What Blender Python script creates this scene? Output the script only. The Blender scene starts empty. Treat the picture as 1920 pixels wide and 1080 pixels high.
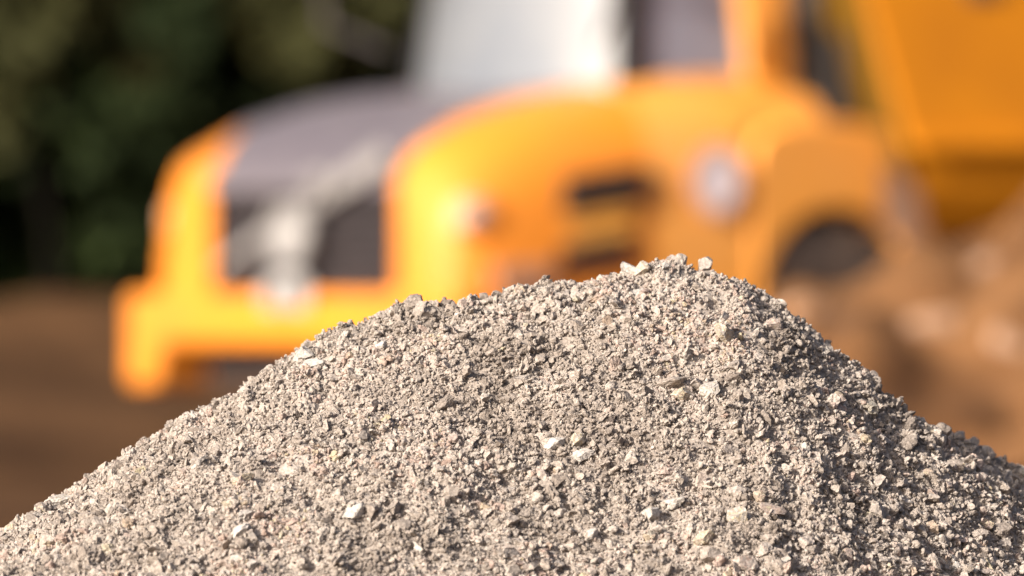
import bpy, bmesh, math, random
import numpy as np
from mathutils import Vector, Matrix
R = math.radians
random.seed(7)
rng = np.random.default_rng(11)
scene = bpy.context.scene
col = scene.collection

# ------------------------------------------------------------------ camera
CAM_Z = 1.27
FPX = 16000.0                       # focal length in pixels of the 1920 px wide photograph
cam_d = bpy.data.cameras.new('camera')
cam_d.lens = 300; cam_d.sensor_width = 36
cam_d.clip_start = 0.5; cam_d.clip_end = 3000
cam_d.dof.use_dof = True
cam_d.dof.focus_distance = 12.72
cam_d.dof.aperture_fstop = 3.4
cam = bpy.data.objects.new('camera', cam_d); col.objects.link(cam)
cam.location = (0, 0, CAM_Z); cam.rotation_euler = (R(90), 0, 0)
scene.camera = cam

# ------------------------------------------------------------------ sky and sun
SUN_AZ, SUN_EL = 46.0, 24.0         # degrees to the left of straight behind the camera, height
sd = Vector((-math.sin(R(SUN_AZ))*math.cos(R(SUN_EL)), -math.cos(R(SUN_AZ))*math.cos(R(SUN_EL)), math.sin(R(SUN_EL))))
world = bpy.data.worlds.new("World"); scene.world = world; world.use_nodes = True
wn = world.node_tree.nodes; wl = world.node_tree.links
sky = wn.new('ShaderNodeTexSky'); sky.sky_type = 'NISHITA'; sky.sun_disc = False
sky.sun_elevation = R(SUN_EL)
sky.sun_rotation = math.atan2(sd.x, sd.y)
sky.air_density = 0.7; sky.dust_density = 5.0; sky.ozone_density = 1.0
wl.new(sky.outputs[0], wn['Background'].inputs[0])
wn['Background'].inputs[1].default_value = 0.10
sun_d = bpy.data.lights.new('sun', 'SUN'); sun_d.energy = 4.4; sun_d.angle = R(0.53); sun_d.color = (1.0, 0.935, 0.84)
sun = bpy.data.objects.new('sun', sun_d); col.objects.link(sun)
sun.rotation_euler = sd.to_track_quat('Z', 'Y').to_euler()
sun.location = (0, 0, 30)
scene.view_settings.view_transform = 'Standard'; scene.view_settings.look = 'None'
scene.view_settings.exposure = 0.74; scene.view_settings.gamma = 1.0
scene.view_settings.use_curve_mapping = False
scene.render.engine = 'CYCLES'
scene.cycles.use_denoising = True
scene.cycles.max_bounces = 6; scene.cycles.diffuse_bounces = 3; scene.cycles.glossy_bounces = 3
scene.cycles.transparent_max_bounces = 8

# ------------------------------------------------------------------ helpers
def tag(o, label=None, cat=None, group=None, kind=None):
    if label: o['label'] = label
    if cat: o['category'] = cat
    if group: o['group'] = group
    if kind: o['kind'] = kind
    return o

def empty(name, loc, rz=0.0):
    o = bpy.data.objects.new(name, None); col.objects.link(o)
    o.location = loc; o.rotation_euler = (0, 0, rz); o.empty_display_size = 0.3
    return o

XF = None            # maps a mesh's points from its drawing units to its thing's own frame
class MB:
    """collects faces, then links them as one mesh object"""
    def __init__(s): s.v = []; s.f = []
    def poly(s, pts):
        n = len(s.v); s.v += [tuple(p) for p in pts]; s.f.append(tuple(range(n, n+len(pts)))); return s
    def grid(s, rows, closed=False):
        n = len(s.v); w = len(rows[0])
        for r in rows: s.v += [tuple(p) for p in r]
        for i in range(len(rows)-1):
            for j in range(w if closed else w-1):
                k = (j+1) % w
                s.f.append((n+i*w+j, n+i*w+k, n+(i+1)*w+k, n+(i+1)*w+j))
        return s
    def box(s, a, b):
        x0, y0, z0 = [min(p, q) for p, q in zip(a, b)]; x1, y1, z1 = [max(p, q) for p, q in zip(a, b)]
        n = len(s.v)
        s.v += [(x0,y0,z0),(x1,y0,z0),(x1,y1,z0),(x0,y1,z0),(x0,y0,z1),(x1,y0,z1),(x1,y1,z1),(x0,y1,z1)]
        s.f += [tuple(n+i for i in q) for q in ((0,3,2,1),(4,5,6,7),(0,1,5,4),(1,2,6,5),(2,3,7,6),(3,0,4,7))]
        return s
    def prism(s, pts, axis, a, b):
        """pts: 2-D outline; axis 'y': pts are (x,z) swept from y=a to y=b; 'x': pts are (y,z)"""
        def P(p, t): return (p[0], t, p[1]) if axis == 'y' else (t, p[0], p[1]) if axis == 'x' else (p[0], p[1], t)
        n = len(s.v); m = len(pts)
        s.v += [P(p, a) for p in pts] + [P(p, b) for p in pts]
        s.f.append(tuple(range(n, n+m))); s.f.append(tuple(range(n+2*m-1, n+m-1, -1)))
        for i in range(m):
            j = (i+1) % m; s.f.append((n+i, n+j, n+m+j, n+m+i))
        return s
    def tube(s, pts, rad, seg=10, cap=True):
        rows = []
        for i, p in enumerate(pts):
            p = Vector(p)
            d = (Vector(pts[min(i+1, len(pts)-1)]) - Vector(pts[max(i-1, 0)])).normalized()
            a = d.orthogonal().normalized() if i == 0 else (a - d*a.dot(d)).normalized()
            b = d.cross(a); r = rad[i] if isinstance(rad, (list, tuple)) else rad
            rows.append([p + (a*math.cos(t)+b*math.sin(t))*r for t in [2*math.pi*k/seg for k in range(seg)]])
        n = len(s.v); s.grid(rows, True)
        if cap:
            s.f.append(tuple(range(n+seg-1, n-1, -1))); m = len(s.v); s.f.append(tuple(range(m-seg, m)))
        return s
    def lathe_y(s, prof, c, seg=40):
        """prof: (radius, y offset) turned round the y axis through c"""
        rows = [[(c[0]+r*math.cos(t), c[1]+y, c[2]+r*math.sin(t)) for t in [2*math.pi*k/seg for k in range(seg)]] for r, y in prof]
        return s.grid(rows, True)
    def build(s, name, mat, parent=None, smooth=False, bevel=0.0):
        if XF: s.v = [XF(p) for p in s.v]
        me = bpy.data.meshes.new(name); me.from_pydata(s.v, [], s.f)
        bm = bmesh.new(); bm.from_mesh(me); bmesh.ops.recalc_face_normals(bm, faces=bm.faces); bm.to_mesh(me); bm.free()
        if smooth: me.shade_smooth()
        else: me.shade_flat()
        me.materials.append(mat)
        o = bpy.data.objects.new(name, me); col.objects.link(o)
        if parent: o.parent = parent
        if bevel:
            m = o.modifiers.new('bevel', 'BEVEL'); m.width = bevel; m.segments = 3; m.limit_method = 'ANGLE'
        return o

def np_mesh(name, co, faces, mat, tint=None):
    """co (n,3) and triangles/quads (m,k) as one mesh object"""
    me = bpy.data.meshes.new(name)
    n, (m, k) = len(co), faces.shape
    me.vertices.add(n); me.vertices.foreach_set('co', np.ascontiguousarray(co, np.float32).ravel())
    me.loops.add(m*k); me.loops.foreach_set('vertex_index', np.ascontiguousarray(faces, np.int32).ravel())
    me.polygons.add(m); me.polygons.foreach_set('loop_start', np.arange(0, m*k, k, dtype=np.int32))
    if tint is not None:
        a = me.attributes.new('tint', 'FLOAT', 'POINT'); a.data.foreach_set('value', np.ascontiguousarray(tint, np.float32))
    me.update(calc_edges=True); me.validate()
    me.shade_flat(); me.materials.append(mat)
    o = bpy.data.objects.new(name, me); col.objects.link(o)
    return o

def hash2(ix, iy, seed):
    h = (ix.astype(np.int64)*374761393 + iy.astype(np.int64)*668265263 + seed*1442695041) & 0xffffffff
    h = ((h ^ (h >> 13))*1274126177) & 0xffffffff
    return ((h ^ (h >> 16)) & 0xffff)/65535.0*2-1
def vnoise(x, y, scale, seed):
    x = np.asarray(x)/scale + 1000.37; y = np.asarray(y)/scale + 1000.71
    ix = np.floor(x); iy = np.floor(y); fx = x-ix; fy = y-iy
    fx = fx*fx*fx*(fx*(fx*6-15)+10); fy = fy*fy*fy*(fy*(fy*6-15)+10)
    a = hash2(ix, iy, seed); b = hash2(ix+1, iy, seed); c = hash2(ix, iy+1, seed); d = hash2(ix+1, iy+1, seed)
    return (a*(1-fx)+b*fx)*(1-fy) + (c*(1-fx)+d*fx)*fy

# ------------------------------------------------------------------ materials
def mat(name, base, rough=0.6, metallic=0.0, coat=0.0, var=None, nscale=4.0, spec=0.5, bump=0.0, bscale=60.0, detail=4):
    m = bpy.data.materials.new(name); m.use_nodes = True
    nt = m.node_tree; N = nt.nodes; L = nt.links; b = N['Principled BSDF']
    b.inputs['Base Color'].default_value = (*base, 1); b.inputs['Roughness'].default_value = rough
    b.inputs['Metallic'].default_value = metallic; b.inputs['Coat Weight'].default_value = coat
    b.inputs['Coat Roughness'].default_value = 0.3; b.inputs['Specular IOR Level'].default_value = spec
    if var or bump:
        tc = N.new('ShaderNodeTexCoord')
    if var:
        nz = N.new('ShaderNodeTexNoise'); nz.inputs['Scale'].default_value = nscale; nz.inputs['Detail'].default_value = detail
        nz.inputs['Roughness'].default_value = 0.65
        rp = N.new('ShaderNodeValToRGB'); rp.color_ramp.elements[0].position = 0.35; rp.color_ramp.elements[1].position = 0.68
        rp.color_ramp.elements[0].color = (*base, 1); rp.color_ramp.elements[1].color = (*var, 1)
        L.new(tc.outputs['Object'], nz.inputs['Vector']); L.new(nz.outputs['Fac'], rp.inputs['Fac']); L.new(rp.outputs['Color'], b.inputs['Base Color'])
    if bump:
        n2 = N.new('ShaderNodeTexNoise'); n2.inputs['Scale'].default_value = bscale; n2.inputs['Detail'].default_value = 5
        bp = N.new('ShaderNodeBump'); bp.inputs['Strength'].default_value = bump; bp.inputs['Distance'].default_value = 0.5/bscale
        L.new(tc.outputs['Object'], n2.inputs['Vector']); L.new(n2.outputs['Fac'], bp.inputs['Height']); L.new(bp.outputs['Normal'], b.inputs['Normal'])
    return m

def gravel_mat(name, dusty=0.0):
    m = bpy.data.materials.new(name); m.use_nodes = True
    nt = m.node_tree; N = nt.nodes; L = nt.links; b = N['Principled BSDF']
    b.inputs['Roughness'].default_value = 0.85; b.inputs['Specular IOR Level'].default_value = 0.35
    at = N.new('ShaderNodeAttribute'); at.attribute_name = 'tint'
    rp = N.new('ShaderNodeValToRGB'); cr = rp.color_ramp
    stops = [(0.0, (.12,.097,.085)), (0.14, (.215,.18,.157)), (0.35, (.345,.297,.262)), (0.55, (.435,.385,.348)), (0.66, (.39,.29,.25)),
             (0.72, (.43,.375,.265)), (0.78, (.44,.40,.37)), (0.9, (.475,.44,.41)), (1.0, (.52,.49,.465))]
    cr.elements[0].position, cr.elements[0].color = stops[0][0], (*stops[0][1], 1)
    cr.elements[1].position, cr.elements[1].color = stops[-1][0], (*stops[-1][1], 1)
    for p, c in stops[1:-1]:
        e = cr.elements.new(p); e.color = (*c, 1)
    L.new(at.outputs['Fac'], rp.inputs['Fac'])
    tc = N.new('ShaderNodeTexCoord')
    nz = N.new('ShaderNodeTexNoise'); nz.inputs['Scale'].default_value = 260; nz.inputs['Detail'].default_value = 3
    L.new(tc.outputs['Object'], nz.inputs['Vector'])
    r2 = N.new('ShaderNodeValToRGB'); r2.color_ramp.elements[0].position = .35; r2.color_ramp.elements[1].position = .68
    r2.color_ramp.elements[0].color = (.62,.60,.58,1); r2.color_ramp.elements[1].color = (1.15,1.13,1.1,1)
    L.new(nz.outputs['Fac'], r2.inputs['Fac'])
    mx = N.new('ShaderNodeMix'); mx.data_type = 'RGBA'; mx.blend_type = 'MULTIPLY'; mx.inputs[0].default_value = 1.0
    L.new(rp.outputs['Color'], mx.inputs[6]); L.new(r2.outputs['Color'], mx.inputs[7])
    L.new(mx.outputs[2], b.inputs['Base Color'])
    n3 = N.new('ShaderNodeTexNoise'); n3.inputs['Scale'].default_value = 420; n3.inputs['Detail'].default_value = 3
    bp = N.new('ShaderNodeBump'); bp.inputs['Strength'].default_value = .7; bp.inputs['Distance'].default_value = .0012
    L.new(tc.outputs['Object'], n3.inputs['Vector']); L.new(n3.outputs['Fac'], bp.inputs['Height']); L.new(bp.outputs['Normal'], b.inputs['Normal'])
    return m

M = dict(
    gravel=gravel_mat('gravel'),
    headboard=mat('shade_toned_headboard', (.17,.085,.004), .8, var=(.09,.045,.008), nscale=1.6, spec=.2),  # yellow front wall darkened in colour to stand in for shade behind the cab
    paint=mat('yellow_paint', (.80,.255,.012), .65, coat=.05, var=(.70,.228,.022), nscale=1.3),
    side_paint=mat('sheen_toned_yellow_paint', (.86,.345,.045), .6, coat=.05, var=(.80,.35,.085), nscale=1.1, spec=.35, detail=6),  # paler, less saturated yellow paints in the sky sheen on the flanks
    body_paint=mat('dull_yellow_paint', (.60,.212,.002), .65, coat=.0, var=(.42,.14,.004), nscale=1.1, spec=.3),
    dusty_paint=mat('dusty_yellow_paint', (.72,.32,.05), .7, var=(.58,.26,.06), nscale=2.0, spec=.3),
    black=mat('black_plastic', (.010,.008,.009), .7, var=(.018,.015,.014), nscale=5),
    hood_black=mat('dark_grip_coating', (.115,.095,.11), .55, var=(.15,.128,.138), nscale=3, spec=.6, bump=.3, bscale=90),
    grille=mat('grille_grey', (.030,.024,.026), .5, var=(.06,.048,.05), nscale=6),
    silver=mat('brushed_silver', (.34,.315,.305), .5, metallic=.2, var=(.28,.26,.25), nscale=9),
    pale=mat('pale_enamel', (.36,.34,.33), .5, var=(.31,.295,.285), nscale=8),
    decal=mat('pale_lilac_decal', (.84,.76,.80), .6, var=(.78,.69,.72), nscale=6),
    ring=mat('pinkish_decal_ring', (.66,.46,.40), .5, var=(.6,.42,.36), nscale=6),
    lamp=mat('lamp_lens', (.70,.43,.27), .6, coat=.0, var=(.62,.36,.20), nscale=9),
    rubber=mat('tyre_rubber', (.06,.043,.036), .9, var=(.19,.12,.08), nscale=3, bump=.4, bscale=25),
    dusty_rubber=mat('dusty_rubber', (.42,.24,.155), .9, var=(.33,.18,.11), nscale=3),
    rim=mat('rim_paint', (.55,.22,.03), .6, var=(.38,.2,.08), nscale=4),
    steel=mat('dark_steel', (.045,.036,.04), .55, metallic=.3, var=(.07,.055,.05), nscale=4),
    interior=mat('cab_interior', (.03,.03,.034), .8, var=(.05,.048,.05), nscale=6),
    seat=mat('seat_cloth', (.05,.048,.055), .9, var=(.07,.065,.07), nscale=12),
    windscreen=mat('reflective_windscreen', (.95,.91,.85), .40, metallic=1.0, var=(.68,.70,.73), nscale=1.1),
    side_glass=mat('sky_toned_side_glass', (.36,.37,.45), .4, var=(.14,.14,.18), nscale=1.8),  # grey-blue tones paint in the sky reflected by the side windows
    soil=mat('dark_soil', (.044,.019,.006), .95, var=(.125,.060,.024), nscale=.55, spec=.15, bump=.6, bscale=5, detail=6),
    sand=mat('sandy_soil', (.075,.032,.012), .95, var=(.25,.118,.046), nscale=1.0, spec=.15, bump=.6, bscale=9, detail=6),
    rock=mat('pale_rock', (.44,.28,.19), .85, var=(.34,.20,.12), nscale=4, bump=.5, bscale=14),
    dark_rock=mat('dark_clod', (.07,.034,.017), .95, var=(.10,.05,.025), nscale=4, bump=.5, bscale=14),
    bark=mat('bark', (.045,.036,.034), .9, var=(.07,.058,.055), nscale=3, bump=.6, bscale=12),
    dark_bark=mat('dark_bark', (.008,.007,.005), .95, var=(.014,.012,.009), nscale=3, spec=.05, bump=.6, bscale=12),
    spruce=mat('spruce_needles', (.012,.021,.004), .85, var=(.020,.030,.006), nscale=1.2, spec=.25),
    leaf=mat('broad_leaves', (.018,.034,.005), .85, var=(.030,.044,.007), nscale=1.1, spec=.3),
    leaf_olive=mat('olive_leaves', (.027,.028,.005), .85, var=(.036,.034,.006), nscale=1.5, spec=.3),
    wood_far=mat('woodland_leaves', (.020,.032,.007), .9, var=(.030,.043,.008), nscale=.8, spec=.2),
)

# ------------------------------------------------------------------ ground, one sheet to the horizon
def ground_h(x, y):
    t = np.clip((y-50.5)/(60.0-50.5), 0, 1); t = t*t*(3-2*t)
    h = 1.02*t + .16*vnoise(x, y, 2.3, 3)*t + .06*vnoise(x, y, .8, 4)*np.clip(t*4, 0, 1) + .02*vnoise(x, y, .5, 5)
    far = np.clip((y-60)/300, 0, 1)
    return h + 2.0*far + .6*far*vnoise(x, y, 40, 6)
gx = np.concatenate([[-1500,-700,-300,-120,-60,-35], np.arange(-22, 22.01, .35), [35,60,120,300,700,1500]])
gy = np.concatenate([[-300,-80,-20,-5,0,4,8], np.arange(10, 80.01, .35), [95,120,160,220,320,500,900,1800]])
GX, GY = np.meshgrid(gx, gy)
GZ = ground_h(GX, GY)
idx = np.arange(GX.size).reshape(GX.shape)
F = np.stack([idx[:-1,:-1], idx[:-1,1:], idx[1:,1:], idx[1:,:-1]], -1).reshape(-1, 4)
g = np_mesh('ground', np.stack([GX, GY, GZ], -1).reshape(-1, 3), F, M['soil'])
g.data.shade_smooth(); tag(g, 'dark brown bare soil rising to a bank behind the dump truck', 'ground', kind='structure')

# ------------------------------------------------------------------ gravel heap (in focus)
RID = np.array([(-300,1150),(-120,1075),(0,1008),(60,972),(130,932),(190,890),(250,862),(320,806),(380,780),(450,736),(490,698),(540,662),(600,645),
    (660,626),(720,606),(750,582),(780,574),(810,584),(860,578),(920,566),(970,553),(1010,538),(1080,532),(1150,522),(1190,512),(1240,508),
    (1290,498),(1330,495),(1370,522),(1400,537),(1440,567),(1500,607),(1560,656),(1610,697),(1650,757),(1700,790),(1760,810),(1830,843),
    (1880,862),(1920,882),(2050,935),(2200,1000)], float)
YR = 13.0
def uz(u, v, y=YR): return ((u-960)*y/FPX, CAM_Z + (540-v)*y/FPX)
nodes = []                                        # (x, y, h, slope left, slope right, slope front/back)
def ridge(p, q, n):
    for k in range(n):
        t = k/(n-1); a = [p[i]*(1-t)+q[i]*t for i in range(6)]
        x, z = uz(a[0], a[1], a[2]); nodes.append((x, a[2], z, a[3], a[4], a[5]))
ridge((690,616,12.93,.56,.60,.60), (1180,514,13.0,.56,.66,.62), 9)
ridge((1180,514,13.0,.56,.70,.62), (1322,494,13.02,.56,.80,.66), 5)
ridge((1322,494,13.02,.45,.80,.62), (1470,1000,12.30,.22,.84,.62), 9)
ridge((1700,790,13.26,.6,.50,.54), (2400,1060,13.42,.5,.50,.54), 9)
ridge((40,985,12.86,.5,.5,.60), (-600,1300,12.7,.5,.5,.6), 5)
def heap0(x, y):
    k = 55.0; acc = 0
    for nx, ny, h, sl, sr, sf in nodes:
        dx = x-nx; s = np.where(dx < 0, sl, sr)
        d = np.sqrt((s*dx)**2 + (sf*(y-ny))**2 + .02**2) - .02
        acc = acc + np.exp(np.maximum(k*(h-d-1.0), -600))
    z = 1.0 + np.log(np.maximum(acc, 1e-250))/k
    z = z - .36*np.clip(x+.25, -.6, .9)*np.clip(12.98-y, 0, 1.2)
    z = z + .013*vnoise(x+.4*z, y, .23, 21) + .008*vnoise(x, y, .11, 22)
    # rills running down the left flank
    return z
xs = np.linspace(-1.5, 1.5, 601); ys = np.linspace(12.4, 13.8, 281)
XX, YY = np.meshgrid(xs, ys)
vv = 540 - FPX*(heap0(XX, YY)-CAM_Z)/YY
vs = vv.min(0); ymin = YY[vv.argmin(0), np.arange(len(xs))]; uu = 960 + xs*FPX/ymin
tv = np.interp(uu, RID[:,0], RID[:,1]) + 5
dz = (vs-tv)*ymin/FPX
def smooth1(a, n):
    ker = np.hanning(n); ker /= ker.sum(); return np.convolve(np.pad(a, n//2, 'edge'), ker, 'valid')
dzb = smooth1(dz, 61); dzf = smooth1(dz, 7)-dzb    # the broad correction for the whole slope, the fine one for the crest only
edge = np.clip((1.45-np.abs(xs))/.3, 0, 1); dzb = dzb*edge; dzf = dzf*edge
ysil = smooth1(ymin, 41)
def dzh(x, y):
    return np.interp(x, xs, dzb) + np.interp(x, xs, dzf)*np.exp(-((y-np.interp(x, xs, ysil))/.07)**2)
coarse_seed = 40
def coarse(x, y):                                  # where the larger stones lie: mostly low on the right, a patch on the left rim
    u = 960+x*FPX/12.7; c = .5+.5*vnoise(x, y, .16, coarse_seed)
    z = heap0(x, y) + dzh(x, y); v = 540-FPX*(z-CAM_Z)/y
    right = np.clip((u-1150)/500, 0, 1)*np.clip((v-700)/200, 0, 1)
    left = np.clip((420-u)/300, 0, 1)
    return np.clip(.12 + .55*np.maximum(right, left*.8) + .55*(c-.55), 0, 1)
def heap(x, y, detail=True):
    z = heap0(x, y) + dzh(x, y)
    if detail:
        cl = vnoise(x, y, .030, 31)
        z = z + (.0115*vnoise(x*.9-y*.4, y*.9+x*.4, .060, 30) + .0095*cl) + .0050*vnoise(x*.8+y*.6, y*.8-x*.6, .017, 32) + .0022*vnoise(x, y, .009, 33)
    return z
def normal(x, y, e=.012):
    gx_ = (heap(x+e, y, False)-heap(x-e, y, False))/(2*e); gy_ = (heap(x, y+e, False)-heap(x, y-e, False))/(2*e)
    n = np.stack([-gx_, -gy_, np.ones_like(gx_)], -1)
    return n/np.linalg.norm(n, axis=-1, keepdims=True)

hx = np.concatenate([np.linspace(-4.2, -1.05, 60)[:-1], np.arange(-1.05, 1.05, .003), np.linspace(1.05, 4.2, 61)[1:]])
hy = np.concatenate([np.linspace(9.6, 12.1, 60)[:-1], np.arange(12.1, 13.7, .003), np.linspace(13.7, 16.2, 61)[1:]])
HX, HY = np.meshgrid(hx, hy); HZ = np.maximum(heap(HX, HY), -.08)
fine = (np.abs(HX) < 1.06) & (HY > 12.1) & (HY < 13.35)
tint = np.clip(.38 + .16*vnoise(HX, HY, .09, 51) + .14*vnoise(HX, HY, .02, 52) + .10*vnoise(HX, HY, .006, 53), 0, .6)
idx = np.arange(HX.size).reshape(HX.shape)
F = np.stack([idx[:-1,:-1], idx[:-1,1:], idx[1:,1:], idx[1:,:-1]], -1).reshape(-1, 4)
keep = (HZ.ravel()[F] > -.07).any(1)
pile = np_mesh('gravel_heap', np.stack([HX, HY, HZ], -1).reshape(-1, 3), F[keep], M['gravel'], tint.ravel())
tag(pile, 'large heap of pale grey-beige crushed gravel and stone dust in sharp focus', 'gravel heap')

def ico(sub):
    bm = bmesh.new(); bmesh.ops.create_icosphere(bm, subdivisions=sub, radius=1.0)
    co = np.array([v.co[:] for v in bm.verts]); fa = np.array([[v.index for v in f.verts] for f in bm.faces]); bm.free()
    return co, fa
def rock_shape(sub, r, cuts, rough):
    co, fa = ico(sub); co = co.copy()
    ph = r.uniform(0, 6.3, (6, 3)); fr = r.normal(0, 1, (6, 3))*np.array([1.2,1.2,2,2,4,4])[:, None]
    am = np.array([.16,.16,.10,.10,.05,.05])*rough
    d = sum(a*np.sin(co@f + p[0]) for a, f, p in zip(am, fr, ph))
    co = co*(1+d)[:, None]
    for _ in range(cuts):
        n = r.normal(0, 1, 3); n /= np.linalg.norm(n); h = r.uniform(.45, .82)
        s = co@n-h; co = co - np.where(s > 0, s, 0)[:, None]*n
    if sub >= 3: co = co*(1 + .025*rough*r.normal(0, 1, len(co)))[:, None]
    co -= co.mean(0); return co/np.abs(co).max(), fa
def rand_rot(n, r):
    q = r.normal(0, 1, (n, 4)); q /= np.linalg.norm(q, axis=1, keepdims=True); w, x, y, z = q.T
    return np.stack([1-2*(y*y+z*z), 2*(x*y-z*w), 2*(x*z+y*w), 2*(x*y+z*w), 1-2*(x*x+z*z), 2*(y*z-x*w), 2*(x*z-y*w), 2*(y*z+x*w), 1-2*(x*x+y*y)], 1).reshape(n, 3, 3)
def visible(x, y):
    z = heap(x, y, False); u = 960+x*FPX/y; v = 540-FPX*(z-CAM_Z)/y
    yr = np.interp(x, xs, ysil)
    return (u > -60) & (u < 1980) & (v < 1130) & (y < yr+.12)

pts_co, pts_fa, pts_ti = [], [], []
nv = 0
def scatter(n, size, sub, variants, cuts, rough, sink, tintf, wide=False, pow_=2.2, flat=(.55, 1.0), prob=None):
    """n grains with radii between size[0] and size[1], sunk into the heap surface"""
    global nv
    x = rng.uniform(-1.0, 1.0, n*3); y = rng.uniform(12.0, 13.75, n*3)
    ok = visible(x, y)
    if prob is not None: ok &= rng.random(len(x)) < prob(x, y)
    x, y = x[ok][:n], y[ok][:n]; n = len(x)
    rr = size[0]*(1-rng.random(n)*(1-(size[0]/size[1])**pow_))**(-1/pow_)
    nn = normal(x, y); p = np.stack([x, y, heap(x, y)], -1) + nn*(rr*sink(n))[:, None]
    sc = np.stack([rng.uniform(.8, 1.25, n), rng.uniform(.7, 1.05, n), rng.uniform(*flat, n)], -1)*rr[:, None]
    rot = rand_rot(n, rng); which = rng.integers(0, variants, n); ti = np.clip(tintf(n, x, y), 0, 1)
    for k in range(variants):
        s = which == k
        if not s.any(): continue
        b, fa = rock_shape(sub, rng, cuts, rough)
        v = np.einsum('nij,nvj->nvi', rot[s], b[None]*sc[s][:, None, :]) + p[s][:, None, :]
        m = s.sum(); V = len(b)
        pts_co.append(v.reshape(-1, 3)); pts_fa.append((fa[None]+(np.arange(m)*V)[:, None, None]).reshape(-1, 3)+nv)
        pts_ti.append(np.repeat(ti[s], V)); nv += m*V
def t_fine(n, x, y): return .45 + .16*vnoise(x, y, .09, 51) + .10*vnoise(x, y, .03, 54) + .075*rng.normal(0, 1, n)
def t_stone(n, x, y): return np.where(rng.random(n) < .12, rng.uniform(.6, 1.0, n), .42 + .17*rng.normal(0, 1, n))
scatter(60000, (.0017, .0034), 1, 40, 1, 1.8, lambda n: rng.uniform(0, 1.2, n), t_fine, pow_=1.4)
scatter(56000, (.0029, .0062), 2, 80, 1, 3.0, lambda n: rng.uniform(-.1, 1.3, n), t_fine, pow_=2.0, flat=(.7, 1.1), prob=lambda x, y: .45+.55*coarse(x, y))
scatter(18500, (.0060, .0140), 3, 90, 4, 2.8, lambda n: rng.uniform(-.4, .8, n), t_fine, pow_=2.4, flat=(.65, 1.05), prob=lambda x, y: .22+.78*coarse(x, y))
scatter(1700, (.0105, .0195), 4, 40, 9, 1.9, lambda n: rng.uniform(-.35, .45, n), t_stone, pow_=2.6, prob=lambda x, y: .06+.94*coarse(x, y)**1.4)
loose = np_mesh('loose_gravel', np.concatenate(pts_co), np.concatenate(pts_fa), M['gravel'], np.concatenate(pts_ti))
loose['kind'] = 'stuff'; loose.parent = pile
del pts_co, pts_fa, pts_ti

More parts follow.
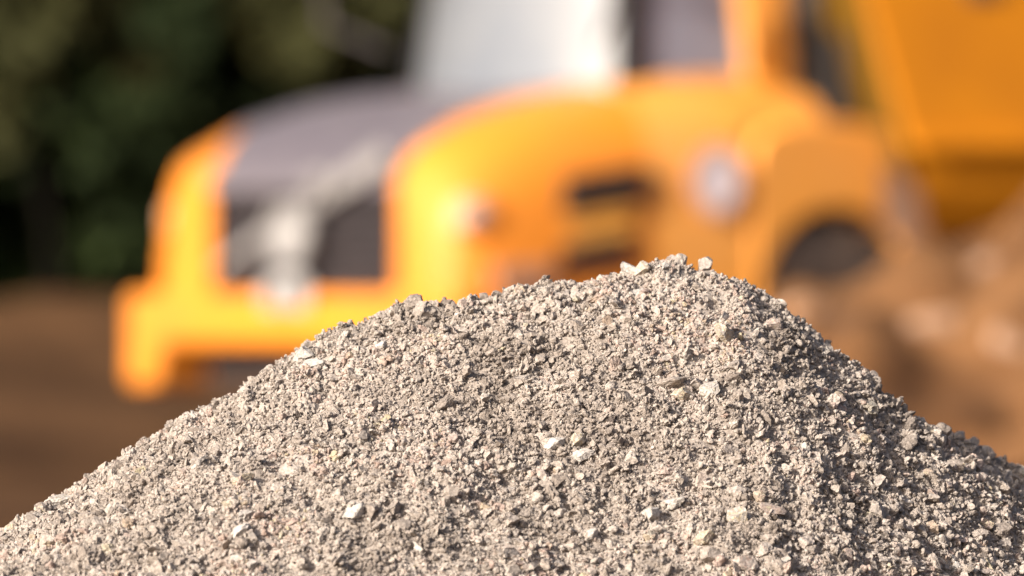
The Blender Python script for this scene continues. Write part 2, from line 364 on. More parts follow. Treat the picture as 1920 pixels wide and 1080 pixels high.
# single larger stones, each where the photograph shows one: (u, v, long px, short px, tilt deg, tint, label)
STONES = [
 (1256,722,62,26,10,.30,'long flat grey stone topping the cluster of four below the peak'),
 (1281,744,40,30,-10,.78,'pale stone under the long flat grey one in the cluster below the peak'),
 (1303,727,36,28,0,.52,'grey middle stone of the cluster below the peak, right of the long flat one'),
 (1333,738,44,38,20,.88,'blocky pale stone at the right end of the cluster below the peak'),
 (1038,836,46,30,20,1.0,'bright white angular stone with a shaded right face, alone on the middle of the heap'),
 (1080,832,34,26,20,.80,'pale stone just right of the bright white angular one'),
 (1084,858,54,20,18,.92,'thin flat pale stone lying below the bright white angular one'),
 (1357,628,48,36,30,.80,'large pale grey stone on the right shoulder just below the peak'),
 (1446,612,40,30,10,.64,'pinkish stone high on the right shoulder of the heap'),
 (1376,712,34,20,10,.10,'dark purplish stone on its own a little below the pinkish shoulder stone'),
 (1196,555,44,22,25,.98,'white flat stone on the crest left of the peak'),
 (1181,506,30,28,0,.90,'smooth white knob on the skyline, left one of a close pair near the peak'),
 (1205,510,36,28,40,.80,'pale lumpy stone on the skyline leaning against the white knob'),
 (1247,503,22,18,10,1.0,'small white round stone standing on the skyline just left of the peak'),
 (1277,496,34,28,70,.48,'grey stone forming the left tip of the peak'),
 (1325,494,34,24,30,.50,'grey stone forming the right tip of the peak'),
 (777,573,34,28,20,.22,'dark brown clod standing up on the skyline in front of the truck bumper'),
 (909,556,26,12,-30,.20,'small dark chip sticking up on the skyline between clod and peak'),
 (977,548,32,28,50,.70,'grey pointed stone on the skyline right of the small dark chip'),
 (834,762,56,34,20,.20,'brown angular stone with a dark right face below the left crest'),
 (590,690,46,30,20,1.0,'largest bright white stone near the left skyline, front one of a touching pair'),
 (571,672,38,30,50,.96,'white stone touching the back of the largest bright white one'),
 (713,657,34,24,50,1.0,'white wedge shaped stone beneath the skyline clod'),
 (372,873,48,16,45,.98,'slender white sliver lying on the left slope'),
 (448,1000,46,20,42,1.0,'bright white pointed shard near the bottom of the left slope'),
 (457,906,48,26,35,.74,'beige wedge shaped stone in the middle of the left slope'),
 (452,1022,30,26,60,.16,'dark round clod directly below the bright white pointed shard'),
 (196,885,36,24,35,.66,'rounded beige stone on the left skyline'),
 (112,948,44,28,20,.86,'pale angular stone on the left skyline below the rounded beige one'),
 (78,958,30,28,60,.80,'pale faceted stone on the left skyline, upper one of a stacked pair'),
 (73,978,26,30,70,.90,'white faceted stone beneath the upper one of the stacked pair at the left edge'),
 (18,1000,30,22,20,.78,'pale stone at the far left end of the skyline'),
 (1703,800,36,26,40,.14,'dark pointed stone on the right skyline above the lower spur'),
 (1758,816,44,30,15,.20,'dark blocky stone on the right skyline, largest there'),
 (1796,822,34,28,60,.34,'grey rough stone right of the largest dark one on the right skyline'),
 (1852,852,38,28,0,.44,'light grey lumpy stone on the right skyline near the frame edge'),
 (1728,895,38,26,10,.72,'yellowish pale stone on the lower right slope'),
 (1698,836,44,30,10,.24,'dark grey rounded stone just below the right skyline'),
 (1835,900,20,32,80,.62,'thin stone standing upright on the lower right slope'),
 (1786,878,40,26,10,.30,'grey brown stone left of the thin upright one'),
 (1388,925,44,26,10,.50,'grey capped stone at the top of the right foreground cluster'),
 (1424,936,36,30,-20,.73,'ochre stained stone in the right foreground cluster'),
 (1446,963,24,46,85,.66,'tall leaf shaped stone standing in the right foreground cluster'),
 (1386,974,40,34,20,.82,'pale round stone left of the tall leaf shaped one'),
 (1318,1014,40,32,20,.76,'smooth pale stone at the left of the bottom right cluster'),
 (1470,1062,50,34,-20,.84,'large light speckled stone on the bottom edge of the heap'),
 (1398,1064,40,38,30,.60,'rough grey stone on the bottom edge left of the large speckled one'),
 (1334,1048,46,38,-10,.46,'broad dull grey stone on the bottom edge below the smooth pale one'),
 (1430,1036,32,26,60,.58,'upright grey stone between the two on the bottom edge'),
 (1587,1050,28,26,60,.68,'isolated egg shaped beige stone low on the right'),
 (1640,968,44,40,50,.42,'big grey lump in the middle of the lower right slope'),
 (1664,965,30,34,70,.30,'dark upright stone touching the big grey lump'),
 (1640,1022,34,18,-20,.64,'reddish flat stone half sunk on the lower right slope'),
 (1846,992,38,32,20,.72,'yellowish grey stone low at the right edge'),
 (1874,1000,32,36,30,.26,'dark round stone right of the yellowish grey one'),
 (1258,950,50,30,30,.90,'white topped angular stone upper right of the lower centre group'),
 (1222,968,42,30,10,.96,'bright flat faced stone in the lower centre group'),
 (1216,1062,48,28,25,.36,'long brown edged stone on the bottom edge of the centre'),
 (1110,1005,36,24,20,.94,'white flat stone resting on dust in the lower centre'),
 (1070,1028,38,18,0,.55,'purplish grey flat stone left of the white one in the lower centre'),
 (952,1036,22,44,80,.60,'tall narrow beige stone standing low on the heap, left of centre'),
 (663,966,40,34,40,.97,'white angular stone beside a dark one on the lower left slope'),
 (697,962,30,30,60,.24,'dark stone at the right of the white angular one, lower left slope'),
]
SG = 'larger stones on the gravel heap'
for (u, v, a, b, tilt, ti, lab) in STONES:
    t = np.linspace(11.8, 13.7, 3600); x = (u-960)/FPX*t; z = CAM_Z+(540-v)/FPX*t
    hit = np.nonzero(z < heap(x, t))[0]
    if len(hit): y0 = t[hit[0]]; lift = .28
    else:
        yy = np.linspace(12.6, 13.7, 300); vvv = 540-FPX*(heap((u-960)/FPX*yy, yy)-CAM_Z)/yy; y0 = yy[vvv.argmin()]; lift = 0
    x0 = (u-960)/FPX*y0; z0 = CAM_Z+(540-v)/FPX*y0
    n = normal(np.array([x0]), np.array([y0]))[0]
    ra, rb = a/2*y0/FPX*1.25, b/2*y0/FPX*1.25
    co, fa = rock_shape(4, rng, 10, 1.0)
    co = co*np.array([ra, (ra+rb)*.48, rb])
    yaw = rng.uniform(-.5, .5); rx = rng.uniform(-.5, .2)
    Rm = Matrix.Rotation(-R(tilt), 3, 'Y') @ Matrix.Rotation(rx, 3, 'X') @ Matrix.Rotation(yaw, 3, 'Z')
    co = co @ np.array(Rm).T
    o = np_mesh('stone', co, fa, M['gravel'], np.clip(ti*.9 + .03 + .06*rng.normal(0, 1, len(co)), 0, 1))
    o.location = (x0+n[0]*rb*lift, y0+n[1]*rb*lift, z0+n[2]*rb*lift)
    tag(o, lab, 'stone', SG)

# ------------------------------------------------------------------ dump truck
TH = 58.0
truck = empty('dump_truck', (-1.155, 46.3, 0), R(90-TH))
tag(truck, 'yellow articulated dump truck with dark hood top and diagonal bar across its grille', 'dump truck')
TO = Vector(truck.location); TB = Vector((math.sin(R(TH)), math.cos(R(TH)), 0)); TL = Vector((-math.cos(R(TH)), math.sin(R(TH)), 0))
P = M['paint']

SX_, SY_ = math.sin(R(46))/math.sin(R(TH)), math.cos(R(46))/math.cos(R(TH))
def XF(p): return (p[0]*SX_, p[1]*SY_, p[2])
# hood: cross-sections along x (0 = nose, growing backwards); y > 0 is the far side
def zs(x): return float(np.interp(x, [-.02, .08, .2, .5, .9, 1.2, 1.5, 2.0, 2.4, 2.9], [1.86, 1.98, 2.05, 2.17, 2.275, 2.33, 2.365, 2.41, 2.425, 2.40]))
HXS = [-.02, .03, .1, .2, .35, .5, .7, .9, 1.1, 1.3, 1.5]
def hood_near(x): return float(np.interp(x, [0, .3, .6], [.80, .77, .70]))
def hood_far(x): return float(np.interp(x, [.05, .15, .5, 1.5], [.70, .78, 1.02, 1.02]))
def side_section(x, s):
    z = zs(x); w = float(np.interp(x, [-.02, .03, .1, .25, 3], [1.04, 1.12, 1.17, 1.20, 1.20])) + (.07 if s > 0 else 0)
    pts = [(w, 1.0), (w, 1.30), (w-.015, z-.48), (w-.06, z-.27), (w-.15, z-.12), (max(w-.28, hood_near(x)+.04 if s < 0 else 0), z-.035), (.70 if s > 0 else hood_near(x), z)]
    if s > 0: pts[-1] = (hood_far(x), z); pts[-2] = (w-.14, z-.05); pts[-3] = (w-.09, z-.13)
    return [(x, s*p[0], p[1]) for p in pts]
for s in (-1, 1):
    m = MB(); m.grid([side_section(x, s) for x in HXS])
    # the front corner panel beside the grille
    e = .70 if s > 0 else .80
    m.grid([[(-.02, s*e, p[2]), (-.045, (s*e+p[1])/2, p[2]), p] for p in side_section(-.02, s)[:6]] + [[(-.02, s*e, zs(-.02))]*3])
    m.build('hood_side', M['paint'], truck, smooth=True)
rows = []
for x in HXS[1:]:
    z = zs(x); rows.append([(x, y, z+.004+d) for y, d in ((-hood_near(x),.0),(-.55,.006),(-.3,-.012),(0,-.02),(.3,-.012),(.55,.006),(hood_far(x),.0))])
first = [(-.05, y, 1.80) for y in (-.80,-.55,-.3,0,.3,.55,.70)]; mid = [(-.035, y, 1.90) for y in (-.80,-.55,-.3,0,.3,.55,.70)]
MB().grid([first, mid]+rows).build('hood_top', M['hood_black'], truck, smooth=True)
# grille
gr = MB()
gr.poly([(.05,-.80,1.22),(.05,.70,1.22),(.05,.70,1.80),(.05,-.80,1.80)])
for z in np.arange(1.31, 1.79, .066): gr.box((-.02,-.79,z), (.045,.69,z+.026))
gr.build('grille', M['grille'], truck)
MB().prism([(-.80,1.80),(-.80,1.86),(.70,1.86),(.70,1.80)], 'x', -.03, .06).build('grille_lip', M['hood_black'], truck)
# diagonal bar and round emblem on the grille
a, b_ = Vector((0,.60,1.385)), Vector((0,-.76,1.98)); d = (b_-a).normalized(); nrm = Vector((0,-d.z,d.y))*.058
MB().prism([((a-nrm*.4).y,(a-nrm*.4).z), ((b_-nrm*1.15).y,(b_-nrm*1.15).z), ((b_+nrm*1.15).y,(b_+nrm*1.15).z), ((a+nrm*.4).y,(a+nrm*.4).z)], 'x', -.085, -.05).build('diagonal_bar', M['silver'], truck, bevel=.008)
def disc_x(name, c, r, t, matl, parent, seg=40, inner=0.0):
    m = MB()
    if inner:
        rows = [[(c[0]+dx, c[1]+q*math.cos(k), c[2]+q*math.sin(k)) for k in [2*math.pi*i/seg for i in range(seg)]] for q, dx in ((inner,0),(inner,-t),(r,-t),(r,0),(inner,0))]
        m.grid(rows, True)
    else: m.prism([(c[1]+r*math.cos(2*math.pi*i/seg), c[2]+r*math.sin(2*math.pi*i/seg)) for i in range(seg)], 'x', c[0], c[0]-t)
    return m.build(name, matl, parent, bevel=0 if inner else .006)
em = disc_x('round_emblem', (-.086, -.055, 1.565), .165, .03, M['pale'], truck)
disc_x('emblem_ring', (-.117, -.055, 1.565), .17, .03, M['silver'], em, inner=.13)
MB().prism([(-.20,1.72),(-.31,1.83),(-.31,1.76),(-.35,1.76),(-.35,1.90),(-.21,1.90),(-.21,1.86),(-.28,1.86),(-.17,1.75)], 'x', -.10, -.13).build('emblem_arrow', M['silver'], em)
# bumper with dropped ends, tow plate
MB().prism([(-1.36,1.24),(1.31,1.24),(1.31,.72),(1.06,.72),(1.02,.95),(-1.06,.95),(-1.10,.72),(-1.36,.72)], 'x', -.14, .35).build('bumper', P, truck, bevel=.045)
MB().prism([(-1.04,.95),(1.04,.95),(1.0,.74),(-1.0,.74)], 'x', .22, .45).build('underrun_panel', M['steel'], truck, bevel=.02)  # dark finish stands in for shade on the bumper's lower part
tp = MB().prism([(-.25,1.15),(.11,1.15),(.11,1.29),(.04,1.35),(-.18,1.35),(-.25,1.29)], 'x', -.145, -.18).build('tow_plate', M['pale'], truck, bevel=.012)
MB().tube([(-.17,-.07,1.18),(-.24,-.07,1.18),(-.24,-.07,1.28),(-.17,-.07,1.28)], .022).build('tow_eye', M['pale'], tp)
for s in (-1, 1):                                  # headlight units let into the front corners
    w = 1.20 + (.07 if s > 0 else 0)
    h = MB().prism([(.06,1.58),(.26,1.60),(.30,1.72),(.22,1.76),(.07,1.73)], 'y', s*(w-.09), s*(w+(.008 if s < 0 else -.06))).build('headlight', M['lamp'], truck, bevel=.02)
    MB().prism([(.10,1.62),(.20,1.63),(.21,1.70),(.11,1.70)], 'y', s*(w-.08), s*(w+(.012 if s < 0 else -.055))).build('lamp_reflector', M['decal'], h, bevel=.01)
    MB().prism([(.30,1.24),(.72,1.26),(.72,1.40),(.30,1.38)], 'y', s*1.18, s*1.225).build('side_step', M['dusty_rubber'], truck, bevel=.012)
# cab base: the yellow shell between hood and rear mudguard, both sides
for s in (-1, 1):
    xs_ = [1.5, 1.75, 2.0, 2.25]
    def sec(x):
        z = zs(x); w = 1.20
        return [(x, s*w, 1.0), (x, s*w, 1.4), (x, s*(w-.015), z-.48), (x, s*(w-.06), z-.27), (x, s*(w-.16), z-.11), (x, s*(w-.30), z-.03), (x, s*.80, z+.02)]
    m = MB(); rows = [sec(x) for x in xs_]; cut = []
    m.grid(rows)
    m.grid([sec(x)[3:] for x in (2.25, 2.6, 2.80, 2.90)])
    m.build('cab_base', M['side_paint'], truck, smooth=True)
    # air vent: recessed slanted panel between two dark slots, in a raised surround
    y = s*1.195 - (0 if s < 0 else 0)
    MB().prism([(.81,1.68),(1.41,1.75),(1.43,1.93),(.85,1.86)], 'y', y-s*.05, y+s*.03).build('vent_slot', M['black'], truck)
    MB().prism([(.78,1.35),(1.30,1.415),(1.31,1.55),(.80,1.485)], 'y', y-s*.05, y+s*.03).build('vent_slot', M['black'], truck)
    m = MB()
    for k in range(2):
        z0 = 1.51+k*.092
        m.poly([(.84,y+s*.008,z0+.078),(1.33,y+s*.008,z0+.138),(1.33,y+s*.022,z0+.055),(.84,y+s*.022,z0-.005)])
    m.build('vent_louvre', M['dusty_paint'], truck)
def disc_y(name, c, r, t, matl, parent, inner=None):
    m = MB()
    prof = [(0.0001, 0), (r, 0), (r, t), (0.0001, t)] if inner is None else [(inner, 0), (inner, t), (r, t), (r, 0), (inner, 0)]
    m.lathe_y(prof, c, 36); return m.build(name, matl, parent)
dc = disc_y('round_decal', (1.95, -1.212, 1.85), .165, -.012, M['decal'], truck)
disc_y('decal_border', (1.95, -1.224, 1.85), .19, -.006, M['ring'], dc, inner=.145)
# cab
wn_b = [(1.18,0,2.30),(1.22,.4,2.31),(1.42,.74,2.34),(1.50,.80,2.36)]
def ws_row(t):
    base = [(1.64,-.82),(1.60,-.70),(1.535,-.38),(1.495,0),(1.48,.38),(1.50,.62),(1.53,.70)]
    lean = .16*t
    return [(x+lean, y*(1-.05*t), 2.27+1.07*t) for x, y in base]
ws = MB().grid([ws_row(t) for t in (0,.33,.66,1)]).build('windscreen', M['windscreen'], truck, smooth=True)
MB().box((1.55,-.78,1.4), (2.75,.78,2.26)).build('cab_floor', M['interior'], truck)
MB().box((2.66,-.76,2.26), (2.74,.76,3.36)).build('cab_rear_wall', M['interior'], truck)
for s in (-1, 1):
    def tapered(pts, o, t):                        # a flat piece of the cab side, leaning inwards towards the roof
        m = MB(); n = len(pts); ys_ = [.90+o-.17*(z-2.14)/1.22 for _, z in pts]
        m.v = [(x, s*yy, z) for (x, z), yy in zip(pts, ys_)] + [(x, s*(yy-t), z) for (x, z), yy in zip(pts, ys_)]
        m.f = [tuple(range(n)), tuple(range(2*n-1, n-1, -1))] + [(i, (i+1) % n, n+(i+1) % n, n+i) for i in range(n)]
        return m
    tapered([(1.75,2.40),(2.56,2.385),(2.54,3.33),(1.88,3.33)], -.03, .015).build('side_window', M['side_glass'], truck)
    tapered([(1.60,2.34),(1.76,2.34),(1.90,3.34),(1.76,3.34)], 0, .08).build('front_pillar', M['black'], truck, bevel=.012)
    tapered([(2.56,2.16),(2.94,2.14),(2.92,3.36),(2.54,3.36)], .02, .15).build('rear_pillar', M['side_paint'], truck, bevel=.03)
    MB().tube([(1.45,s*.84,2.6),(1.25,s*1.15,2.75),(1.25,s*1.18,3.3)], .02).build('mirror_arm', M['steel'], truck)
    mi = MB().box((1.18,s*1.05,2.98), (1.25,s*1.30,3.38)); mi.build('wing_mirror', M['black'], truck, bevel=.02)
MB().prism([(1.55,3.34),(2.86,3.34),(2.84,3.48),(2.6,3.54),(1.8,3.54),(1.55,3.44)], 'y', -.90, .90).build('cab_roof', P, truck, bevel=.05)
st = MB(); st.box((2.05,-.28,2.26),(2.55,.28,2.55)).box((2.42,-.26,2.55),(2.58,.26,3.15)).build('driver_seat', M['seat'], truck, bevel=.05)
MB().tube([(1.7,.0,2.28),(1.78,.0,2.6)], .03).lathe_y([(.17,-.01),(.19,0),(.17,.01)], (1.8,0,2.62)).build('steering_wheel', M['black'], truck)
# front mudguards with the arch cut through, dusty rubber flare along the rear edge
def arc(cx, cz, rx, rz, a0, a1, n): return [(cx+rx*math.cos(R(a0+(a1-a0)*i/(n-1))), cz+rz*math.sin(R(a0+(a1-a0)*i/(n-1)))) for i in range(n)]
for s in (-1, 1):
    inner = arc(2.90, 1.18, .60, .53, 180, 15, 15)
    rows_a = inner; m = MB()
    # build as a strip between the arch and the outline
    out_s = [(2.25,.95),(2.25,1.2),(2.25,1.5),(2.25,1.75),(2.25,1.95),(2.28,2.06),(2.38,2.13),(2.60,2.17),(2.80,2.18),(3.06,2.17),(3.28,2.13),(3.42,2.02),(3.55,1.85),(3.65,1.67),(3.73,1.48)]
    yo, yi = s*1.212, s*.90
    m.grid([[(p[0], yi, p[1]) for p in out_s], [(p[0], yo-s*.03, p[1]) for p in out_s], [(p[0]*.985+2.8*.015, yo, p[1]*.985+1.3*.015) for p in out_s], [(p[0], yo, p[1]) for p in inner], [(p[0], yi, p[1]) for p in inner]])
    m.build('mudguard', M['side_paint'], truck, smooth=False, bevel=.02)
    band_i = arc(2.90, 1.18, .605, .535, 64, 0, 10)
    band_o = [(3.20,1.95),(3.31,1.91),(3.41,1.84),(3.50,1.76),(3.57,1.68),(3.63,1.59),(3.68,1.50),(3.72,1.40),(3.75,1.29),(3.76,1.18)]
    m = MB(); m.grid([[(p[0], s*1.21, p[1]) for p in band_i], [(p[0], s*1.26, p[1]) for p in band_i], [(p[0], s*1.26, p[1]) for p in band_o], [(p[0], s*1.21, p[1]) for p in band_o]])
    m.build('mudguard_flare', M['dusty_rubber'], truck)
# machinery between cab and body, chassis, rear frame
MB().box((2.98,-1.12,2.10),(3.14,1.10,2.66)).box((2.98,-.8,1.3),(3.14,.8,2.10)).build('hydraulic_tank', M['black'], truck, bevel=.03)
MB().tube([(2.93,-.95,1.6),(2.93,-.95,3.3),(2.99,-.95,3.45)], .085).build('exhaust_stack', M['black'], truck)
MB().box((.3,-.55,.75),(3.1,.55,1.25)).build('front_chassis', M['steel'], truck, bevel=.03)
MB().box((3.0,-.30,.85),(4.0,.30,1.25)).build('articulation_joint', M['steel'], truck, bevel=.05)
def wheel_tree(x, y, s):
    global XF
    old = XF; ctr = XF((x, y, .80)); XF = lambda p: (p[0]+ctr[0], p[1]+ctr[1], p[2]+ctr[2])
    c = (0, 0, 0)
    m = MB().lathe_y([(.40,-.28),(.66,-.31),(.765,-.29),(.795,-.2),(.80,0),(.795,.2),(.765,.29),(.66,.31),(.40,.28)], c, 48)
    for k in range(24):
        t = 2*math.pi*k/24
        for q in (-1, 1):
            tt = t + (.13 if q > 0 else 0)
            pr = [(.78,tt-.07),(.78,tt+.07),(.835,tt+.05),(.835,tt-.05)]
            m.prism([(r*math.cos(w), r*math.sin(w)) for r, w in pr], 'y', q*.03, q*.29)
    w = m.build('wheel', M['rubber'], truck)
    MB().lathe_y([(.0001,s*.10),(.13,s*.10),(.15,s*.16),(.20,s*.16),(.22,s*.06),(.33,s*.06),(.38,s*.24),(.42,s*.26),(.42,-s*.2)], c, 36).build('rim', M['rim'], w, smooth=False)
    XF = old
for s in (-1, 1): wheel_tree(2.80, s*.96, s)
# the rear half is steered a little about the articulation joint
YAW = R(-10); PIV = XF((3.45, 0, 0)); BACK = .31
XF_front = XF
def XF(p):
    q = XF_front(p); x, y = q[0]+BACK-PIV[0], q[1]-PIV[1]
    return (PIV[0]+x*math.cos(YAW)-y*math.sin(YAW), PIV[1]+x*math.sin(YAW)+y*math.cos(YAW), q[2])
MB().box((3.9,-.55,.95),(9.3,-.30,1.35)).box((3.9,.55,.95),(9.3,.30,1.35)).box((3.9,-.30,.95),(4.1,.30,1.35)).box((6.0,-.3,.95),(6.2,.3,1.35)).build('rear_chassis', M['steel'], truck)
for s in (-1, 1):
    for x in (6.7, 8.6): wheel_tree(x, s*1.0, s)
    MB().box((6.2,s*.52,.72),(9.1,s*.70,1.0)).build('walking_beam', M['steel'], truck, bevel=.04)
# dump body: side wall with rim and ribs, tapering lower panel, sloping front wall with canopy
BP = M['body_paint']
for s in (-1, 1):
    m = MB()
    up = [(2.86,3.05),(9.6,2.95),(9.9,2.55),(9.9,2.10),(3.22,2.04)]
    m.prism(up, 'y', s*1.46, s*1.40)
    m.build('body_side', BP, truck, bevel=.015)
    m = MB()
    m.grid([[(3.22,s*1.44,2.04),(6,s*1.44,2.06),(9.9,s*1.44,2.10)], [(3.34,s*1.39,1.80),(6,s*1.38,1.80),(9.9,s*1.39,1.95)], [(3.46,s*1.28,1.58),(6,s*1.26,1.56),(9.85,s*1.28,1.82)], [(3.50,s*.92,1.46),(6,s*.90,1.44),(9.8,s*.95,1.72)], [(3.55,s*.0,1.42),(6,0,1.40),(9.8,0,1.68)]])
    m.build('body_floor', BP, truck)
    MB().prism([(2.80,3.05),(9.62,2.95),(9.62,3.09),(2.78,3.20)], 'y', s*1.52, s*1.36).build('body_rim', BP, truck, bevel=.03)
    MB().prism([(3.24,2.00),(9.9,2.06),(9.9,2.14),(3.21,2.09)], 'y', s*1.50, s*1.43).build('body_rail', BP, truck, bevel=.02)
    for x in (4.9, 6.4, 7.9): MB().prism([(x,2.10),(x+.16,2.10),(x+.16,3.0),(x,3.0)], 'y', s*1.51, s*1.462).build('body_rib', BP, truck, bevel=.02)
    MB().prism([(3.62,2.84),(3.86,2.84),(3.86,3.02),(3.62,3.02)], 'y', s*1.475, s*1.455).build('lifting_pocket', M['steel'], truck, bevel=.015)
    MB().tube([(4.2,s*.62,1.3),(5.4,s*.98,2.0)], .085).tube([(4.0,s*.56,1.19),(4.25,s*.635,1.33)], .055).build('tipping_ram', M['steel'], truck)
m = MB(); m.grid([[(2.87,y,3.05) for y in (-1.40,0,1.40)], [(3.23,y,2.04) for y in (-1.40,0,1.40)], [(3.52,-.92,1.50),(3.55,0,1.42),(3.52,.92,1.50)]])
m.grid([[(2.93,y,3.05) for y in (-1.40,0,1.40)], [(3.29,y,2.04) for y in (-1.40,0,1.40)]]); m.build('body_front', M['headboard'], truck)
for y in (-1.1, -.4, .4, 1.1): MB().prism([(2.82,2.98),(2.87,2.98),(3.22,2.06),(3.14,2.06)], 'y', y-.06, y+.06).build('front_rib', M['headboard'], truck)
MB().prism([(2.55,3.62),(3.05,3.22),(2.86,3.10),(2.42,3.58)], 'y', -1.45, 1.45).build('rock_guard', BP, truck, bevel=.02)

XF = None
# ------------------------------------------------------------------ sandy heap with boulders beside the truck
def soil_h(x, y):
    r1 = np.hypot((x-4.15)*1.0, (y-42.6)*.75); r2 = np.hypot((x-1.9)*.9, (y-42.8)*.8)
    z = np.maximum(2.14-.42*np.maximum(r1-.3, 0), 1.22-.28*np.maximum(r2-.15, 0))
    z = z + .20*vnoise(x, y, .80, 71) + .14*vnoise(x, y, .36, 72) + .025*vnoise(x, y, .12, 73)
    return z
sx = np.arange(-4, 9.5, .06); sy = np.arange(37, 48.4, .06)
SX, SY = np.meshgrid(sx, sy); SZ = soil_h(SX, SY)
# keep the heap clear of the truck standing behind it
rel_x = (SX-TO.x)*TB.x + (SY-TO.y)*TB.y; rel_y = (SX-TO.x)*TL.x + (SY-TO.y)*TL.y
clear = np.clip((-1.75-rel_y)/.7, 0, 1)*np.clip((SX+.2)/1.6, 0, 1)
SZ = SZ*clear - .3*(1-clear)
idx = np.arange(SX.size).reshape(SX.shape)
F = np.stack([idx[:-1,:-1], idx[:-1,1:], idx[1:,1:], idx[1:,:-1]], -1).reshape(-1, 4)
F = F[(SZ.ravel()[F] > -.12).any(1)]
sh = np_mesh('soil_heap', np.stack([SX, SY, SZ], -1).reshape(-1, 3), F, M['sand']); sh.data.shade_smooth()
tag(sh, 'blurred heap of sandy brown soil in front of the truck wheel', 'soil heap')
BOULD = [(1735,612,150,110,'rock','large pale boulder in the middle of the sandy soil heap'),
         (1850,505,110,70,'rock','flat tan boulder near the top of the sandy soil heap'),
         (1900,640,90,90,'rock','tan boulder at the right edge of the sandy soil heap'),
         (1505,575,90,50,'rock','low tan boulder in front of the dark wheel arch'),
         (1835,455,110,60,'dark_rock','dark brown clod high on the sandy soil heap under the dump body'),
         (1600,600,90,60,'dark_rock','brown clod between the low tan boulder and the large pale one')]
for (u, v, a, b, mk, lab) in BOULD:
    t = np.linspace(37.5, 47, 2000); x = (u-960)/FPX*t; z = CAM_Z+(540-v)/FPX*t
    zz = soil_h(x, t); hit = np.nonzero(z < zz)[0]; y0 = t[hit[0]] if len(hit) else 42.5
    co, fa = rock_shape(4, rng, 8, 1.0); co = co*np.array([a/2*y0/FPX, (a+b)/4*y0/FPX, b/2*y0/FPX*1.1])
    o = np_mesh('boulder', co, fa, M[mk]); o.location = ((u-960)/FPX*y0, y0+.04, CAM_Z+(540-v)/FPX*y0-.03)
    tag(o, lab, 'boulder', 'boulders on the sandy soil heap')

# ------------------------------------------------------------------ trees behind
def leaf_quads(c, size, r):
    n = len(c); a = r.normal(0, 1, (n, 3)); a /= np.linalg.norm(a, axis=1, keepdims=True)
    b = np.cross(a, r.normal(0, 1, (n, 3))); b /= np.linalg.norm(b, axis=1, keepdims=True)
    s = (size*r.uniform(.6, 1.4, n))[:, None]
    co = np.stack([c-a*s, c+b*s*.45, c+a*s, c-b*s*.45], 1).reshape(-1, 3)
    return co, np.arange(4*n).reshape(n, 4)
def spruce(seed, h, w):
    r = np.random.default_rng(seed); pts = []
    for k in range(int(h*3.2)):
        z = .25 + k/3.2; L = w*(1-z/h)**.8*r.uniform(.75, 1.1)
        for j in range(9):
            t = r.uniform(0, 6.28); n = int(95*L/w)+12; q = r.random(n)**.7*L
            pts.append(np.stack([np.cos(t)*q+r.normal(0,.09,n), np.sin(t)*q+r.normal(0,.09,n), z-.28*q+.06*q*q+r.normal(0,.07,n)], -1))
    return np.concatenate(pts), r
def bushy(seed, h, w, base, clumps=46, per=150):
    r = np.random.default_rng(seed); pts = []
    for k in range(clumps):
        d = r.normal(0, 1, 3); d /= np.linalg.norm(d); d *= r.uniform(.45, 1)
        c = np.array([d[0]*w, d[1]*w, base+(h-base)*(.5+.5*d[2])]); s = r.uniform(.18, .36)*w
        pts.append(c + r.normal(0, 1, (per, 3))*s*np.array([.55,.55,.42]))
    p = np.concatenate(pts); p[:, 2] = np.maximum(p[:, 2], .1); return p, r
def make_trunk(h, r0, seed, lean=.0, limbs=9, start=.25):
    r = random.Random(seed); m = MB()
    pts = [(lean*z*z*.02+.04*r.uniform(-1,1)*i, .04*r.uniform(-1,1)*i, z) for i, z in enumerate(np.linspace(-.25, h*.92, 8))]
    m.tube(pts, [r0*(1.25 if i == 0 else 1)*(1-i/8.5) for i in range(8)], 10)
    for k in range(limbs):
        t = start + (.9-start)*k/limbs; z = h*.92*t; px = np.interp(z, [p[2] for p in pts], [p[0] for p in pts]); py = np.interp(z, [p[2] for p in pts], [p[1] for p in pts])
        a = r.uniform(0, 6.28); L = h*.24*(1-t*.6)*r.uniform(.7, 1.2)
        m.tube([(px,py,z),(px+math.cos(a)*L*.5,py+math.sin(a)*L*.5,z+L*.22),(px+math.cos(a)*L,py+math.sin(a)*L,z+L*.55)], [r0*.36*(1-t*.6), r0*.22*(1-t*.6), .008], 6)
    return m
def gz(x, y): return float(ground_h(np.array([x]), np.array([y]))[0])
def tree(name, kind, x, y, h, w, seed, mk, label, trunk_r=.14, base=.3, cat='tree', size=.13, group='trees of the wood edge behind the truck', **kw):
    o = empty(name, (x, y, gz(x, y)))
    tag(o, label, cat, group)
    p, r = spruce(seed, h, w) if kind == 'spruce' else bushy(seed, h, w, base, **kw)
    co, fa = leaf_quads(p, size, r)
    c = np_mesh('crown', co, fa, M[mk]); c.parent = o
    make_trunk(h, trunk_r, seed, lean=random.uniform(-1,1), limbs=9, start=.12 if kind == 'spruce' else .3).build('trunk', M['bark' if trunk_r > .25 else 'dark_bark'], o, smooth=True)
    return o
def tx(u, y): return (u-960)/FPX*y
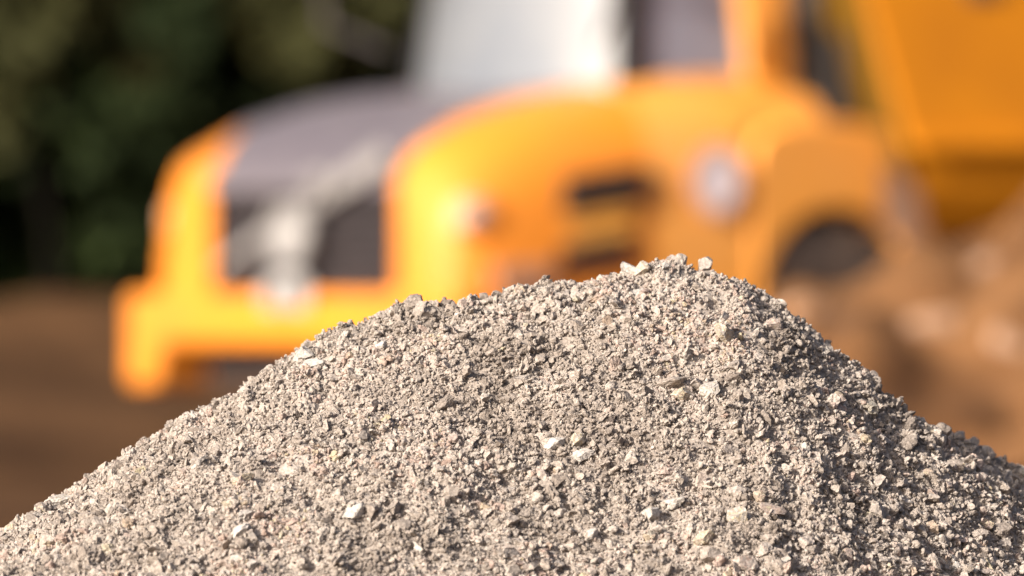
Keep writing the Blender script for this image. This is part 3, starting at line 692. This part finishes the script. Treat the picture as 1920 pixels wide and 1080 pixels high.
tree('spruce_tree','spruce', tx(60,66), 66, 9.0, 2.1, 101, 'leaf', 'mid green spruce with low branches at the left edge of the frame')
tree('spruce_tree','spruce', tx(360,65), 65, 8.0, 1.5, 102, 'spruce', 'dark narrow spruce above the left end of the truck bumper')
tree('spruce_tree','spruce', tx(-420,64), 64, 8.5, 2.0, 103, 'leaf', 'broad spruce beyond the left frame edge, only its branch tips in view')
tree('broadleaf_tree','bushy', tx(210,70), 70, 9.5, 2.2, 104, 'spruce', 'dark tree with a grey brown trunk showing between the two left spruces', base=1.0, trunk_r=.22)
tree('broadleaf_tree','bushy', tx(500,66), 66, 8.5, 2.0, 105, 'leaf', 'tree with a pale mauve grey trunk behind the truck hood', base=2.9, trunk_r=.26)
tree('shrub','bushy', tx(625,63), 63, 3.3, .75, 106, 'leaf_olive', 'olive yellow shrub just left of the truck cab', base=1.5, trunk_r=.05, cat='shrub', group='shrubs at the wood edge', clumps=22, per=110)
tree('shrub','bushy', tx(90,62.5), 62.5, 2.8, .65, 107, 'leaf_olive', 'olive brown shrub in front of the mid green spruce', base=1.2, trunk_r=.05, cat='shrub', group='shrubs at the wood edge', clumps=16, per=80)
tree('broadleaf_tree','bushy', tx(800,70), 70, 9.0, 2.2, 108, 'spruce', 'dark leafy tree directly behind the truck cab', base=.8, trunk_r=.2)
tree('spruce_tree','spruce', tx(1250,72), 72, 10.0, 2.0, 109, 'spruce', 'tall dark spruce hidden mostly by the truck cab window')
tree('spruce_tree','spruce', tx(1640,68), 68, 9.0, 2.0, 110, 'spruce', 'dark spruce behind the gap between cab and dump body')
# the wood farther back reads as one dark mass
r = np.random.default_rng(200); n = 60000
wx = r.uniform(-26, 26, n); wy = r.uniform(72, 82, n); hh = 8.5+2.2*vnoise(wx, wy, 2.4, 90)
wz = 1.0 + hh*r.random(n)**.8
co, fa = leaf_quads(np.stack([wx, wy, wz], -1), .34, r)
wd = np_mesh('woodland', co, fa, M['wood_far']); tag(wd, 'dark shaded mass of the wood behind the nearer trees', 'woodland', kind='stuff')
